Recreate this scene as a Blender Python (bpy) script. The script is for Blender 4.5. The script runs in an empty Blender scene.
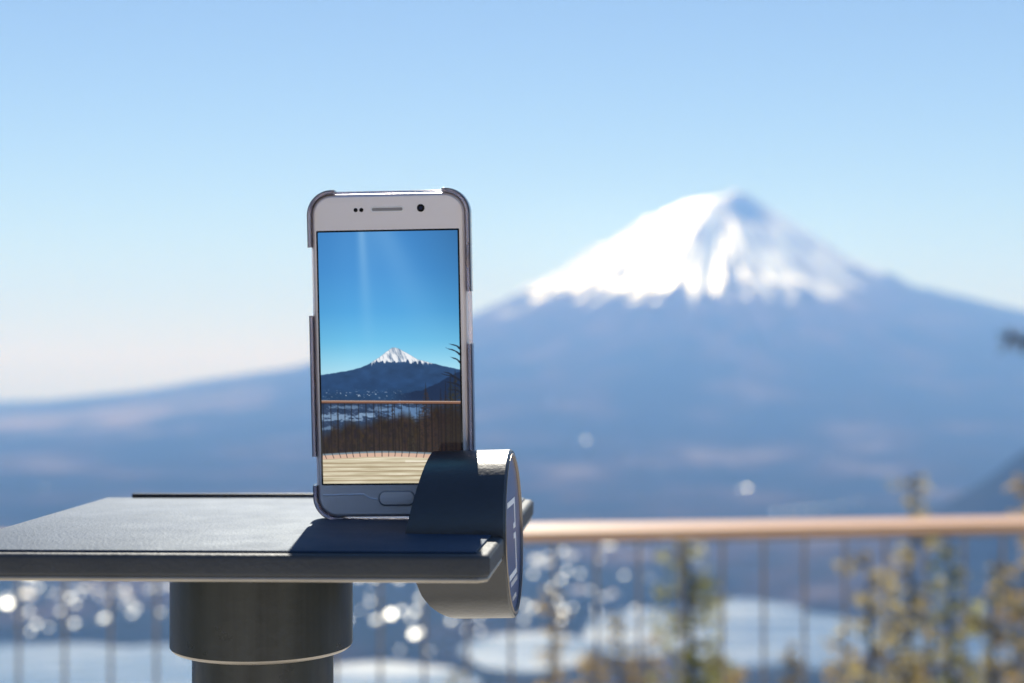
import bpy, bmesh, math, random
import numpy as np
from mathutils import Vector, Matrix, Euler
random.seed(7)
PI = math.pi
R = math.radians
SC = bpy.context.scene
COL = SC.collection

# ------------------------------------------------------------------ camera numbers
W, H = 1024, 683
F = 1490.0                       # focal length in pixels
CZ = 1.40                        # camera height over the deck
HZ = 355.0                       # pixel row of the horizon
SUN_EL, SUN_AZ = 41.0, -3.5      # azimuth measured from the view direction, + = right

def P(px, py, d):
    """point seen at a pixel, at forward distance d"""
    return Vector(((px-512)/F*d, d, CZ-(py-HZ)/F*d))

# ------------------------------------------------------------------ helpers
def tag(o, label=None, cat=None, group=None, kind=None):
    if label: o['label'] = label
    if cat: o['category'] = cat
    if group: o['group'] = group
    if kind: o['kind'] = kind
    return o

def empty(name, loc=(0,0,0), rot=(0,0,0)):
    o = bpy.data.objects.new(name, None); COL.objects.link(o)
    o.location = loc; o.rotation_euler = rot; o.empty_display_size = .05
    return o

def obj(name, bm, mats, parent=None, smooth=True, ang=35):
    if not isinstance(mats, (list, tuple)): mats = [mats]
    me = bpy.data.meshes.new(name)
    if len(bm.faces) < 60000: bmesh.ops.recalc_face_normals(bm, faces=bm.faces[:])
    if smooth:
        for e in bm.edges:
            if len(e.link_faces) == 2:
                try:
                    if e.calc_face_angle() > R(ang): e.smooth = False
                except ValueError: pass
        for f in bm.faces: f.smooth = True
    bm.to_mesh(me); bm.free()
    for m in mats: me.materials.append(m)
    o = bpy.data.objects.new(name, me); COL.objects.link(o)
    if parent: o.parent = parent
    return o

def add_prism(bm, pts, z0, z1, bevel=0, seg=3, M=None):
    """polygon in xy extruded z0..z1 with rounded top and bottom edges"""
    t = bmesh.new()
    vs = [t.verts.new((x, y, z0)) for x, y in pts]
    f = t.faces.new(vs)
    r = bmesh.ops.extrude_face_region(t, geom=[f])
    bmesh.ops.translate(t, vec=(0,0,z1-z0), verts=[v for v in r['geom'] if isinstance(v, bmesh.types.BMVert)])
    bmesh.ops.recalc_face_normals(t, faces=t.faces[:])
    if bevel:
        es = [e for e in t.edges if abs(e.verts[0].co.z-e.verts[1].co.z) < 1e-9]
        bmesh.ops.bevel(t, geom=es, offset=bevel, segments=seg, profile=.5, affect='EDGES')
    if M is not None: bmesh.ops.transform(t, matrix=M, verts=t.verts[:])
    me = bpy.data.meshes.new('tmp'); t.to_mesh(me); t.free()
    bm.from_mesh(me); bpy.data.meshes.remove(me)

def box(x0, x1, y0, y1): return [(x0,y0),(x1,y0),(x1,y1),(x0,y1)]

def rrect(w, h, r, n=10, cx=0, cy=0):
    pts = []
    for (sx, sy, a0) in ((1,1,0),(-1,1,90),(-1,-1,180),(1,-1,270)):
        for i in range(n+1):
            a = R(a0+90*i/n)
            pts.append((cx+sx*(w/2-r)+r*math.cos(a), cy+sy*(h/2-r)+r*math.sin(a)))
    return pts

def add_lathe(bm, prof, n=64, c=(0,0,0), caps=True):
    rings = []
    for r, z in prof:
        rings.append([bm.verts.new((c[0]+r*math.cos(2*PI*i/n), c[1]+r*math.sin(2*PI*i/n), c[2]+z)) for i in range(n)])
    for a, b in zip(rings, rings[1:]):
        for i in range(n):
            bm.faces.new((a[i], a[(i+1)%n], b[(i+1)%n], b[i]))
    if caps:
        bm.faces.new(rings[0]); bm.faces.new(rings[-1])

def add_tube(bm, pts, radii, n=8, mat=0):
    pts = [Vector(p) for p in pts]
    if not isinstance(radii, (list, tuple)): radii = [radii]*len(pts)
    rings = []
    for i, p in enumerate(pts):
        d = (pts[min(i+1, len(pts)-1)]-pts[max(i-1, 0)]).normalized()
        u = d.cross(Vector((0,0,1)))
        if u.length < 1e-3: u = d.cross(Vector((0,1,0)))
        u.normalize(); v = d.cross(u)
        rings.append([bm.verts.new(p+radii[i]*(math.cos(2*PI*k/n)*u+math.sin(2*PI*k/n)*v)) for k in range(n)])
    for a, b in zip(rings, rings[1:]):
        for k in range(n):
            f = bm.faces.new((a[k], a[(k+1)%n], b[(k+1)%n], b[k])); f.material_index = mat
    for r in (rings[0], rings[-1]):
        f = bm.faces.new(r); f.material_index = mat

# ------------------------------------------------------------------ materials
def mat(name, col=(.5,.5,.5), rough=.5, metal=0, spec=.5, **kw):
    m = bpy.data.materials.new(name); m.use_nodes = True
    b = m.node_tree.nodes['Principled BSDF']
    b.inputs['Base Color'].default_value = (*col, 1)
    b.inputs['Roughness'].default_value = rough
    b.inputs['Metallic'].default_value = metal
    b.inputs['Specular IOR Level'].default_value = spec
    for k, v in kw.items(): b.inputs[k].default_value = v
    return m
def N(m, t, **kw):
    n = m.node_tree.nodes.new(t)
    for k, v in kw.items():
        if k in n.inputs: n.inputs[k].default_value = v
        else: setattr(n, k, v)
    return n
def L(m, a, b): m.node_tree.links.new(a, b)
def bsdf(m): return m.node_tree.nodes['Principled BSDF']
def noise(m, scale, detail=4, rough=.55, co='Object', vec=None, mapscale=None):
    n = N(m, 'ShaderNodeTexNoise'); n.inputs['Scale'].default_value = scale
    n.inputs['Detail'].default_value = detail; n.inputs['Roughness'].default_value = rough
    if vec is None:
        tc = N(m, 'ShaderNodeTexCoord'); vec = tc.outputs[co]
    if mapscale:
        mp = N(m, 'ShaderNodeMapping'); mp.inputs['Scale'].default_value = mapscale
        L(m, vec, mp.inputs[0]); vec = mp.outputs[0]
    L(m, vec, n.inputs['Vector'])
    return n
def ramp(m, fac, stops):
    r = N(m, 'ShaderNodeValToRGB')
    el = r.color_ramp.elements
    while len(el) < len(stops): el.new(.5)
    for e, (p, c) in zip(el, stops):
        e.position = p; e.color = (*c, 1) if len(c) == 3 else c
    L(m, fac, r.inputs[0]); return r
def bump(m, h, strength, dist):
    b = N(m, 'ShaderNodeBump'); b.inputs['Strength'].default_value = strength
    b.inputs['Distance'].default_value = dist
    L(m, h, b.inputs['Height']); L(m, b.outputs[0], bsdf(m).inputs['Normal']); return b

def painted_metal(name, c0, c1, rough, bscale=900, bdist=.0003, bstr=.5, metal=0, spec=.5):
    m = mat(name, c0, rough, metal, spec)
    n = noise(m, 35, 6); r = ramp(m, n.outputs['Fac'], [(.3, c0), (.75, c1)])
    L(m, r.outputs[0], bsdf(m).inputs['Base Color'])
    n2 = noise(m, bscale, 3); bump(m, n2.outputs['Fac'], bstr, bdist)
    n3 = noise(m, 60, 5); rr = N(m, 'ShaderNodeMapRange')
    rr.inputs['To Min'].default_value = rough-.07; rr.inputs['To Max'].default_value = rough+.1
    L(m, n3.outputs['Fac'], rr.inputs[0]); L(m, rr.outputs[0], bsdf(m).inputs['Roughness'])
    return m

M_top = painted_metal('textured_dark_powder_coat', (.045,.048,.055), (.06,.062,.068), .55, 420, .0006, .55, spec=.3)
M_panel = painted_metal('textured_panel_coat', (.030,.045,.078), (.046,.064,.105), .64, 700, .0004, .9, spec=.36)
bsdf(M_panel).inputs['Specular Tint'].default_value = (.42,.70,1,1); bsdf(M_top).inputs['Specular Tint'].default_value = (.8,.9,1,1)
M_edge = mat('black_rubber_edge', (.012,.013,.018), .45)
M_post = painted_metal('dark_grey_green_paint', (.014,.019,.021), (.022,.028,.030), .28, 200, .0003, .3, spec=.5)
n = noise(M_post, 55, 5, .6, mapscale=(1,1,.03)); r = ramp(M_post, n.outputs['Fac'], [(.35, (.010,.014,.016)), (.65, (.034,.040,.042))])  # upright streaks in the colour stand in for reflections on the post
L(M_post, r.outputs[0], bsdf(M_post).inputs['Base Color'])
M_bounce = painted_metal('deck_bounce_edge', (.28,.255,.225), (.38,.35,.31), .38, 300, .0002, .3, metal=.5)  # paler metal: the sunlit deck's reflection put into the edge colour
M_drum = painted_metal('black_satin_paint', (.014,.018,.026), (.022,.025,.032), .31, 500, .0003, .45, spec=.8)
M_label = mat('blue_label_print', (.045,.075,.20), .3)
M_ring = mat('bare_metal_rim', (.42,.36,.30), .35, 1)
M_white = mat('white_print', (.85,.86,.88), .4)

M_body = mat('greige_anodised_metal', (.74,.66,.66), .32, .6)
M_face = mat('greige_glass_front', (.88,.78,.74), .16, 0, .5)
M_black = mat('black_glass', (.008,.009,.012), .08)
M_lens = mat('lens_glass', (.02,.025,.06), .04)
M_grille = mat('speaker_grille', (.30,.29,.31), .4, .7)
M_groove = mat('chrome_trim', (.92,.90,.94), .3, .5)
M_case = mat('clear_smoky_plastic', (.72,.66,.72), .08, 0, .6)
bsdf(M_case).inputs['Transmission Weight'].default_value = .8
bsdf(M_case).inputs['IOR'].default_value = 1.45

def wood(name, c0, c1, axis_scale, rough=.6):
    m = mat(name, c0, rough)
    n = noise(m, 6, 8, .6, mapscale=axis_scale)
    r = ramp(m, n.outputs['Fac'], [(.3, c0), (.7, c1)])
    L(m, r.outputs[0], bsdf(m).inputs['Base Color'])
    bump(m, n.outputs['Fac'], .3, .003)
    return m
M_rail = wood('oiled_wood_rail', (.60,.33,.16), (.72,.43,.24), (.4,8,8), .28)
M_deck = wood('sun_bleached_deck_boards', (.56,.52,.46), (.68,.64,.57), (.5,9,9), .6)
M_steel = painted_metal('grey_steel_bar', (.18,.16,.15), (.25,.22,.20), .45, 80, .0005, .3)
M_bark = wood('larch_bark', (.11,.09,.075), (.19,.16,.14), (6,6,1), .85)

def leafmat(name, c0, c1, trans=.68):
    m = mat(name, c0, .6)
    n = noise(m, 1.3, 3); r = ramp(m, n.outputs['Fac'], [(.35, c0), (.65, c1)])
    L(m, r.outputs[0], bsdf(m).inputs['Base Color'])
    tr = N(m, 'ShaderNodeBsdfTranslucent'); L(m, r.outputs[0], tr.inputs[0])
    mx = N(m, 'ShaderNodeMixShader'); mx.inputs[0].default_value = trans
    L(m, bsdf(m).outputs[0], mx.inputs[1]); L(m, tr.outputs[0], mx.inputs[2])
    L(m, mx.outputs[0], m.node_tree.nodes['Material Output'].inputs['Surface'])
    return m
M_gold = leafmat('golden_larch_needles', (.48,.30,.06), (.60,.42,.12))
M_olive = leafmat('olive_yellow_needles', (.46,.42,.12), (.58,.54,.20))
M_brown = leafmat('faded_brown_needles', (.36,.29,.14), (.48,.40,.20))

# ------------------------------------------------------------------ numpy noise
def _h(ix, iy, s):
    n = (ix*374761393 + iy*668265263 + s*1274126177) & 0xffffffff
    n = ((n ^ (n >> 13))*1274126177) & 0xffffffff
    return ((n ^ (n >> 16)) & 0xffff)/65535.0
def vnoise(x, y, s=0):
    ix = np.floor(x).astype(np.int64); iy = np.floor(y).astype(np.int64)
    fx = x-ix; fy = y-iy; fx = fx*fx*(3-2*fx); fy = fy*fy*(3-2*fy)
    a = _h(ix,iy,s); b = _h(ix+1,iy,s); c = _h(ix,iy+1,s); d = _h(ix+1,iy+1,s)
    return (a*(1-fx)+b*fx)*(1-fy)+(c*(1-fx)+d*fx)*fy
def fbm(x, y, o=5, s=0):
    v = 0; a = .5; t = 0
    for k in range(o):
        v = v+a*vnoise(x*2**k+17.3*k, y*2**k+5.1*k, s+k); t += a; a *= .5
    return v/t*2-1

# ------------------------------------------------------------------ terrain
DF = 20000.0
FX = (722-512)/F*DF; FY = DF
FT = CZ+(HZ-198)/F*DF            # summit height
LAKE = -768.0
LEFT = [(0,0),(300,12),(480,40),(980,275),(1715,710),(2440,1165),(3310,1580),(4400,1960),(5650,2265),(7660,2590),(9670,2790),(13500,2935),(19000,3500),(60000,6000)]
RIGHT = [(0,0),(330,0),(460,40),(980,375),(1700,880),(2430,1245),(3150,1435),(4050,1650),(5400,1960),(7000,2290),(9000,2610),(13500,2935),(19000,3500),(60000,6000)]
LAKES = [(80,668,150,27),(390,682,90,18),(525,650,62,23),(642,634,58,22),(752,634,72,34),(822,642,52,28),(960,650,80,18)]
def smin(a, b, k):
    h = np.clip(.5+.5*(b-a)/k, 0, 1); return b*(1-h)+a*h-k*h*(1-h)
def height(x, y):
    d = np.hypot(x, y)
    base = LAKE+14+10*fbm(x/900, y/900, 4, 3)
    base = base+np.clip((y-6000)/9000, 0, 1)*60
    far = np.clip((d-20000)/14000, 0, 1)
    base = base-far*1250
    # volcano
    dx = x-FX; dy = y-FY; r = np.hypot(dx, dy)+1e-6; s = .5+.5*dx/r
    l_ = np.interp(r, *zip(*LEFT)); r_ = np.interp(r, *zip(*RIGHT))
    drop = l_*(1-s)+r_*s
    az = np.arctan2(dy, dx)
    amp = np.clip((r-300)/1500, 0, 1)*np.clip(1-(r-3500)/9000, .15, 1)
    rid = fbm(az*9+3, r/5200, 4, 11)*95+fbm(az*26, r/2500, 3, 21)*62
    z = FT-drop+amp*rid
    z = z-150*np.exp(-(((dx-230)/270)**2+((dy+760)/260)**2))
    z = z+105*np.exp(-((dx-175)/150)**2-(dy/420)**2)-28*np.exp(-((dx+300)/200)**2-(dy/500)**2)+6*fbm(x/240, y/240, 3, 5)*np.clip(1-(r-600)/1500, .2, 1)
    z = np.maximum(z, base)+np.where(z > base, 0, 0)
    # low foothills
    z = z+np.clip((d-7000)/3000, 0, 1)*np.clip(1-(d-11000)/5000, 0, 1)*np.maximum(0, fbm(x/2600, y/2600, 4, 31))*110
    # ridge at the right
    az0 = np.arctan2(x, y)
    z = z+530*np.exp(-((az0-R(22.5))/R(6.6))**2)*np.exp(-((d-5600)/800)**2)*(1+.25*fbm(x/700, y/700, 4, 41))
    z = z+420*np.exp(-((az0+R(38))/R(9))**2)*np.exp(-((d-8000)/1600)**2)*(1+.25*fbm(x/700, y/700, 4, 42))
    # lake
    px = 512+F*x/np.maximum(y, 1); py = HZ+F*(CZ-LAKE)/np.maximum(y, 1)
    m = np.zeros_like(x)-9
    for cx, cy, rx, ry in LAKES:
        e = 1-np.sqrt(((px-cx)/rx)**2+((py-cy)/ry)**2)
        m = np.maximum(m, e)
    m = m+.34*fbm(x/330, y/420, 5, 51)
    m = np.where(y < 2500, -9, m)
    z = np.where((m > -.25) & (y > 2500), z-np.clip((m+.25)*75, 0, 40), z)
    # a wooded spur between the arms of the lake
    # the hillside we stand on
    near = -1.9-np.maximum(0, d-5.5)*.60-1.2*np.clip((d-6)/20, 0, 1)*(fbm(x/6, y/6, 4, 61)+.6)
    near = near-np.clip((d-60)/400, 0, 1)*40*(1+fbm(x/180, y/180, 4, 62))
    f = np.clip((y+2)/-14, 0, 1)      # behind the camera the hill rises
    up = -1.9+np.maximum(0, -y-6)*.22+1.5*fbm(x/9, y/9, 4, 63)*np.clip((d-6)/10, 0, 1)
    near = np.where(y > 2, near, near*(1-f)+f*np.minimum(up, 160))
    z = np.where(d < 2600, np.maximum(near, z), z)
    z = np.where((y < 0) & (d >= 2600), 160+0*z, z)
    z = np.where((y < 0), z*(1-np.clip((d-2600)/3000, 0, 1))+np.clip((d-2600)/3000, 0, 1)*base, z)
    return z

rad = [0.0]; r_ = 4.0
while r_ < 43000:
    rad.append(r_)
    r_ *= 1.05 if r_ < 2500 else (1.008 if r_ < 9000 else (1.009 if r_ < 24000 else 1.04))
rad = np.array(rad)
angs = np.concatenate([np.linspace(-30, 30, 520, endpoint=False), np.linspace(30, 70, 90, endpoint=False),
                       np.linspace(70, 290, 130, endpoint=False), np.linspace(290, 330, 90, endpoint=False)])
AR, RR = np.meshgrid(np.radians(angs), rad)
X = RR*np.sin(AR); Y = RR*np.cos(AR); Z = height(X, Y)
nr, na = X.shape
co = np.stack([X, Y, Z], -1).reshape(-1, 3)
i = np.arange(nr-1)[:, None]*na; j = np.arange(na)[None, :]; jn = (j+1) % na
quads = np.stack([i+j, i+jn, i+na+jn, i+na+j], -1).reshape(-1, 4)[:, ::-1]
me = bpy.data.meshes.new('terrain')
me.vertices.add(len(co)); me.vertices.foreach_set('co', co.ravel().astype(np.float32))
me.loops.add(quads.size); me.loops.foreach_set('vertex_index', quads.ravel().astype(np.int32))
me.polygons.add(len(quads)); me.polygons.foreach_set('loop_start', np.arange(0, quads.size, 4, dtype=np.int32))
me.update(calc_edges=True); me.validate()
me.polygons.foreach_set('use_smooth', np.ones(len(me.polygons), bool))
ter = bpy.data.objects.new('terrain', me); COL.objects.link(ter)
tag(ter, 'wooded valley floor rising into a snow-capped volcano', None, None, 'structure')

# terrain material: forest, pale fields, snow by height with radial streaks
m = mat('mountain_and_forest', (.05,.06,.04), .9, 0, .2)
geo = N(m, 'ShaderNodeNewGeometry'); sep = N(m, 'ShaderNodeSeparateXYZ'); L(m, geo.outputs['Position'], sep.inputs[0])
def M2(op, a, b=None, **kw):
    n = N(m, 'ShaderNodeMath'); n.operation = op
    for k, v in enumerate((a, b)):
        if v is None: continue
        if isinstance(v, (int, float)): n.inputs[k].default_value = v
        else: L(m, v, n.inputs[k])
    return n.outputs[0]
dx = M2('SUBTRACT', sep.outputs['X'], FX); dy = M2('SUBTRACT', sep.outputs['Y'], FY)
azn = M2('ARCTAN2', dy, dx); rr_ = M2('SQRT', M2('ADD', M2('MULTIPLY', dx, dx), M2('MULTIPLY', dy, dy)))
cmb = N(m, 'ShaderNodeCombineXYZ'); L(m, M2('MULTIPLY', azn, 14.0), cmb.inputs[0]); L(m, M2('MULTIPLY', rr_, 1/1400), cmb.inputs[1])
st = noise(m, 1.0, 6, .62, vec=cmb.outputs[0])
sc2 = N(m, 'ShaderNodeCombineXYZ'); L(m, M2('MULTIPLY', azn, 4.2), sc2.inputs[0]); L(m, M2('MULTIPLY', rr_, 1/5000), sc2.inputs[1])
st2 = noise(m, 1.0, 3, .5, vec=sc2.outputs[0])
nz = noise(m, 1/260, 6, .6, vec=geo.outputs['Position'])
lv = M2('ADD', sep.outputs['Z'], M2('ADD', M2('MULTIPLY', M2('SUBTRACT', st.outputs['Fac'], .5), 1500),
        M2('ADD', M2('MULTIPLY', M2('SUBTRACT', st2.outputs['Fac'], .5), 900), M2('MULTIPLY', M2('SUBTRACT', nz.outputs['Fac'], .5), 700))))
rc = N(m, 'ShaderNodeMapRange'); rc.inputs['From Min'].default_value = 900; rc.inputs['From Max'].default_value = 2100; rc.inputs['To Max'].default_value = 560; L(m, dx, rc.inputs[0])
lv = M2('SUBTRACT', lv, rc.outputs[0])
mr = N(m, 'ShaderNodeMapRange'); mr.inputs['From Min'].default_value = 690; mr.inputs['From Max'].default_value = 860; L(m, lv, mr.inputs[0])
# the hollow below the summit: bare rock and its shade, both in the colour
hx = M2('DIVIDE', M2('SUBTRACT', dx, 250.), 420.); hz_ = M2('DIVIDE', M2('SUBTRACT', sep.outputs['Z'], FT-240), 420.)
hollow = M2('SUBTRACT', 1.0, M2('SQRT', M2('ADD', M2('MULTIPLY', hx, hx), M2('MULTIPLY', hz_, hz_))))
hollow = M2('ADD', hollow, M2('MULTIPLY', M2('SUBTRACT', st.outputs['Fac'], .5), 2.2))
hm = N(m, 'ShaderNodeMapRange'); hm.inputs['From Min'].default_value = .0; hm.inputs['From Max'].default_value = .5; L(m, hollow, hm.inputs[0])
hm.inputs['To Max'].default_value = .82
sv = N(m, 'ShaderNodeCombineXYZ'); L(m, M2('MULTIPLY', azn, 11.0), sv.inputs[0]); L(m, M2('MULTIPLY', rr_, 1/900), sv.inputs[1])
sk = noise(m, 1.0, 5, .6, vec=sv.outputs[0])
th = N(m, 'ShaderNodeMapRange'); th.inputs['From Min'].default_value = -900; th.inputs['From Max'].default_value = 700
th.inputs['To Min'].default_value = .04; th.inputs['To Max'].default_value = -.03; L(m, dx, th.inputs[0])
sm = N(m, 'ShaderNodeMapRange'); sm.inputs['From Min'].default_value = .47; sm.inputs['From Max'].default_value = .62; sm.inputs['To Max'].default_value = .85
L(m, M2('SUBTRACT', sk.outputs['Fac'], th.outputs[0]), sm.inputs[0])
mr2 = M2('MULTIPLY', mr.outputs[0], M2('SUBTRACT', 1.0, sm.outputs[0]))
snow = M2('MULTIPLY', mr2, M2('SUBTRACT', 1.0, hm.outputs[0]))
fn = noise(m, 1/900, 8, .62, vec=geo.outputs['Position'])
forest = ramp(m, fn.outputs['Fac'], [(.28, (.012,.022,.022)), (.48, (.022,.030,.028)), (.57, (.05,.042,.036)), (.67,(.13,.108,.10))])
rock = ramp(m, nz.outputs['Fac'], [(.35, (.035,.030,.034)), (.68, (.16,.11,.10))])
rk = N(m, 'ShaderNodeMapRange'); rk.inputs['From Min'].default_value = 0; rk.inputs['From Max'].default_value = 600; L(m, lv, rk.inputs[0])
mx1 = N(m, 'ShaderNodeMix'); mx1.data_type = 'RGBA'; L(m, rk.outputs[0], mx1.inputs[0]); L(m, forest.outputs[0], mx1.inputs[6]); L(m, rock.outputs[0], mx1.inputs[7])
gx = M2('DIVIDE', M2('ADD', sep.outputs['X'], 4700.), 2900.); gy = M2('DIVIDE', M2('SUBTRACT', sep.outputs['Y'], 14200.), 2300.)
gm = M2('ADD', M2('SUBTRACT', 1.0, M2('SQRT', M2('ADD', M2('MULTIPLY', gx, gx), M2('MULTIPLY', gy, gy)))), M2('MULTIPLY', M2('SUBTRACT', fn.outputs['Fac'], .5), 3.0))
gr = N(m, 'ShaderNodeMapRange'); gr.inputs['From Min'].default_value = .2; gr.inputs['From Max'].default_value = .8; L(m, gm, gr.inputs[0])
mxg = N(m, 'ShaderNodeMix'); mxg.data_type = 'RGBA'; L(m, gr.outputs[0], mxg.inputs[0]); L(m, mx1.outputs[2], mxg.inputs[6]); mxg.inputs[7].default_value = (.23,.175,.15,1)
mx2 = N(m, 'ShaderNodeMix'); mx2.data_type = 'RGBA'; L(m, snow, mx2.inputs[0]); L(m, mxg.outputs[2], mx2.inputs[6]); mx2.inputs[7].default_value = (.86,.88,.92,1)
L(m, mx2.outputs[2], bsdf(m).inputs['Base Color'])
sr = N(m, 'ShaderNodeMapRange'); sr.inputs['To Min'].default_value = .9; sr.inputs['To Max'].default_value = .45; L(m, snow, sr.inputs[0]); L(m, sr.outputs[0], bsdf(m).inputs['Roughness'])
ss = N(m, 'ShaderNodeMapRange'); ss.inputs['To Min'].default_value = 0; ss.inputs['To Max'].default_value = .3; L(m, snow, ss.inputs[0]); L(m, ss.outputs[0], bsdf(m).inputs['Specular IOR Level'])
ter.data.materials.append(m)

# lake
bm = bmesh.new()
add_prism(bm, box(-9000, 9000, 2450, 6500), LAKE-2, LAKE)
m = mat('lake_water', (.09,.14,.22), .12, 0, .5)
n = noise(m, 1/14, 5, .6, mapscale=(.6,1,1)); bump(m, n.outputs['Fac'], 1.0, 1.6)
bsdf(m).inputs['Roughness'].default_value = .28
wn = noise(m, 1/240, 4, .6, mapscale=(.5,1.6,1)); wr = N(m, 'ShaderNodeMapRange'); wr.inputs['From Min'].default_value = .35; wr.inputs['From Max'].default_value = .65
wr.inputs['To Min'].default_value = .14; wr.inputs['To Max'].default_value = .34; L(m, wn.outputs['Fac'], wr.inputs[0]); L(m, wr.outputs[0], bsdf(m).inputs['Roughness'])
tag(obj('lake', bm, m), 'pale lake shining in the valley', None, None, 'structure')

# ------------------------------------------------------------------ town
def ground(x, y): return float(height(np.array([x]), np.array([y]))[0])
M_wall = mat('pale_house_wall', (.62,.60,.56), .7)
M_roofs = [mat('grey_tile_roof', (.14,.15,.17), .5), mat('brown_roof', (.20,.12,.09), .5), mat('blue_roof', (.12,.19,.32), .45), mat('white_roof', (.7,.7,.7), .5)]
M_glint = mat('bare_sheet_metal_roof', (.20,.215,.25), .45, 1)
M_dim = mat('weathered_sheet_metal_roof', (.085,.10,.13), .5, 1)
M_pane = mat('dark_window_glass', (.03,.04,.05), .1)
def house_mesh(w, d, h, rise, roofmat):
    bm = bmesh.new()
    def q(pts, mi):
        f = bm.faces.new([bm.verts.new(p) for p in pts]); f.material_index = mi
    x, y = w/2, d/2
    for a, b in (((-x,-y),(x,-y)),((x,-y),(x,y)),((x,y),(-x,y)),((-x,y),(-x,-y))):
        q([(a[0],a[1],-25),(b[0],b[1],-25),(b[0],b[1],h),(a[0],a[1],h)], 0)
    q([(-x,-y,h),(-x,y,h),(-x,0,h+rise)], 0); q([(x,-y,h),(x,0,h+rise),(x,y,h)], 0)
    e = 1.0; k = rise/y
    q([(-x-e,-y-e,h-k*e+.1),(x+e,-y-e,h-k*e+.1),(x+e,0,h+rise+.1),(-x-e,0,h+rise+.1)], 1)
    q([(-x-e,y+e,h-k*e+.1),(-x-e,0,h+rise+.1),(x+e,0,h+rise+.1),(x+e,y+e,h-k*e+.1)], 1)
    nw = max(2, int(w/5))
    for s in (-1, 1):
        for r0 in range(max(1, int(h/3.2))):
            for c in range(nw):
                cx = -x+w*(c+.5)/nw; z = 1.1+r0*3.1; yy = s*(y+.03)
                q([(cx-.9,yy,z),(cx+.9,yy,z),(cx+.9,yy,z+1.3),(cx-.9,yy,z+1.3)], 2)
    me = bpy.data.meshes.new('house')
    bm.to_mesh(me); bm.free()
    for mm in (M_wall, roofmat, M_pane): me.materials.append(mm)
    return me
protos = [house_mesh(20+5*k, 13+3*k, 6+2*k, 2.6+.5*k, M_roofs[k % 4]) for k in range(6)]
rng = random.Random(3)
n_h = 0
while n_h < 230:
    px = rng.uniform(-30, 1054); py = 543+60*rng.random()**1.1
    if px > 700 or px > 560 and rng.random() < .6: continue
    d = F*(CZ-LAKE-14)/(py-HZ)
    x = (px-512)/F*d; z = ground(x, d)
    if z < LAKE+3: continue
    if vnoise(np.array([x/420]), np.array([d/420]), 77)[0] < .38: continue
    o = bpy.data.objects.new('house', rng.choice(protos)); COL.objects.link(o)
    o.location = (x, d, z); o.rotation_euler = (0, 0, rng.uniform(-PI, PI)); s = rng.uniform(.8, 1.6); o.scale = (s, s, s)
    tag(o, 'small pale house blurred among the roofs of the valley town beyond the lake', 'house', 'houses of the valley town')
    n_h += 1
# metal-roofed sheds whose low pitched roofs mirror the sun
sd = Vector((math.sin(R(SUN_AZ))*math.cos(R(SUN_EL)), math.cos(R(SUN_AZ))*math.cos(R(SUN_EL)), math.sin(R(SUN_EL))))
def shed_mesh(w, d, nrm, roofm):
    """low shed with a single plane roof whose normal is nrm"""
    bm = bmesh.new()
    x, y = w/2, d/2
    zz = lambda a, b: 9-(nrm.x*a+nrm.y*b)/nrm.z
    c = [(-x,-y),(x,-y),(x,y),(-x,y)]
    lo = [bm.verts.new((a, b, -30)) for a, b in c]; hi = [bm.verts.new((a, b, zz(a, b))) for a, b in c]
    for k in range(4):
        bm.faces.new((lo[k], lo[(k+1)%4], hi[(k+1)%4], hi[k]))
    e = 1.0
    c2 = [(-x-e,-y-e),(x+e,-y-e),(x+e,y+e),(-x-e,y+e)]
    a_ = [bm.verts.new((a, b, zz(a, b)+.15)) for a, b in c2]; b_ = [bm.verts.new((a, b, zz(a, b)+.6)) for a, b in c2]
    for k in range(4):
        f = bm.faces.new((a_[k], a_[(k+1)%4], b_[(k+1)%4], b_[k])); f.material_index = 1
    f = bm.faces.new(b_); f.material_index = 1
    f = bm.faces.new(a_[::-1]); f.material_index = 1
    me = bpy.data.meshes.new('shed'); bm.to_mesh(me); bm.free()
    me.materials.append(M_wall); me.materials.append(roofm)
    return me
GLS = .7
GL = [(8,604,1.5),(30,612,.8),(31,633,.7),(75,624,1.0),(76,605,.7),(50,592,.4),(100,596,.4),(125,606,.45),(148,590,.4),(158,612,.4),(18,590,.4),
      (381,618,1.1),(391,615,1.4),(402,611,1.1),(411,619,.8),(414,635,1.2),(420,633,1.0),(451,621,1.0),(467,630,.7),(480,631,.7),
      (370,595,.4),(362,610,.4),(400,650,.5),(430,652,.45),
      (525,605,.9),(533,609,.9),(524,621,.8),(552,588,1.0),(563,551,.8),(535,559,.8),(533,574,.8),(567,571,.8),(561,580,.9),(561,622,.8),(580,574,.7),
      (548,556,.6),(572,608,.6),(590,590,.5),(600,560,.45),(640,556,.45),
      (586,440,.75),(732,464,.35),(747,488,.8),(741,489,.6),(827,457,.35),(630,457,.3),(700,452,.25),
      (775,512,.5),(788,511,.5),(800,509,.5),(812,508,.5),(826,507,.45),(842,504,.4),(858,501,.35),(45,488,.35),(97,455,.22),(660,470,.25)]
for _ in range(62):
    GL.append((rng.uniform(0, 640), 556+74*rng.random(), rng.uniform(.5, 1.1)))
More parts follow.
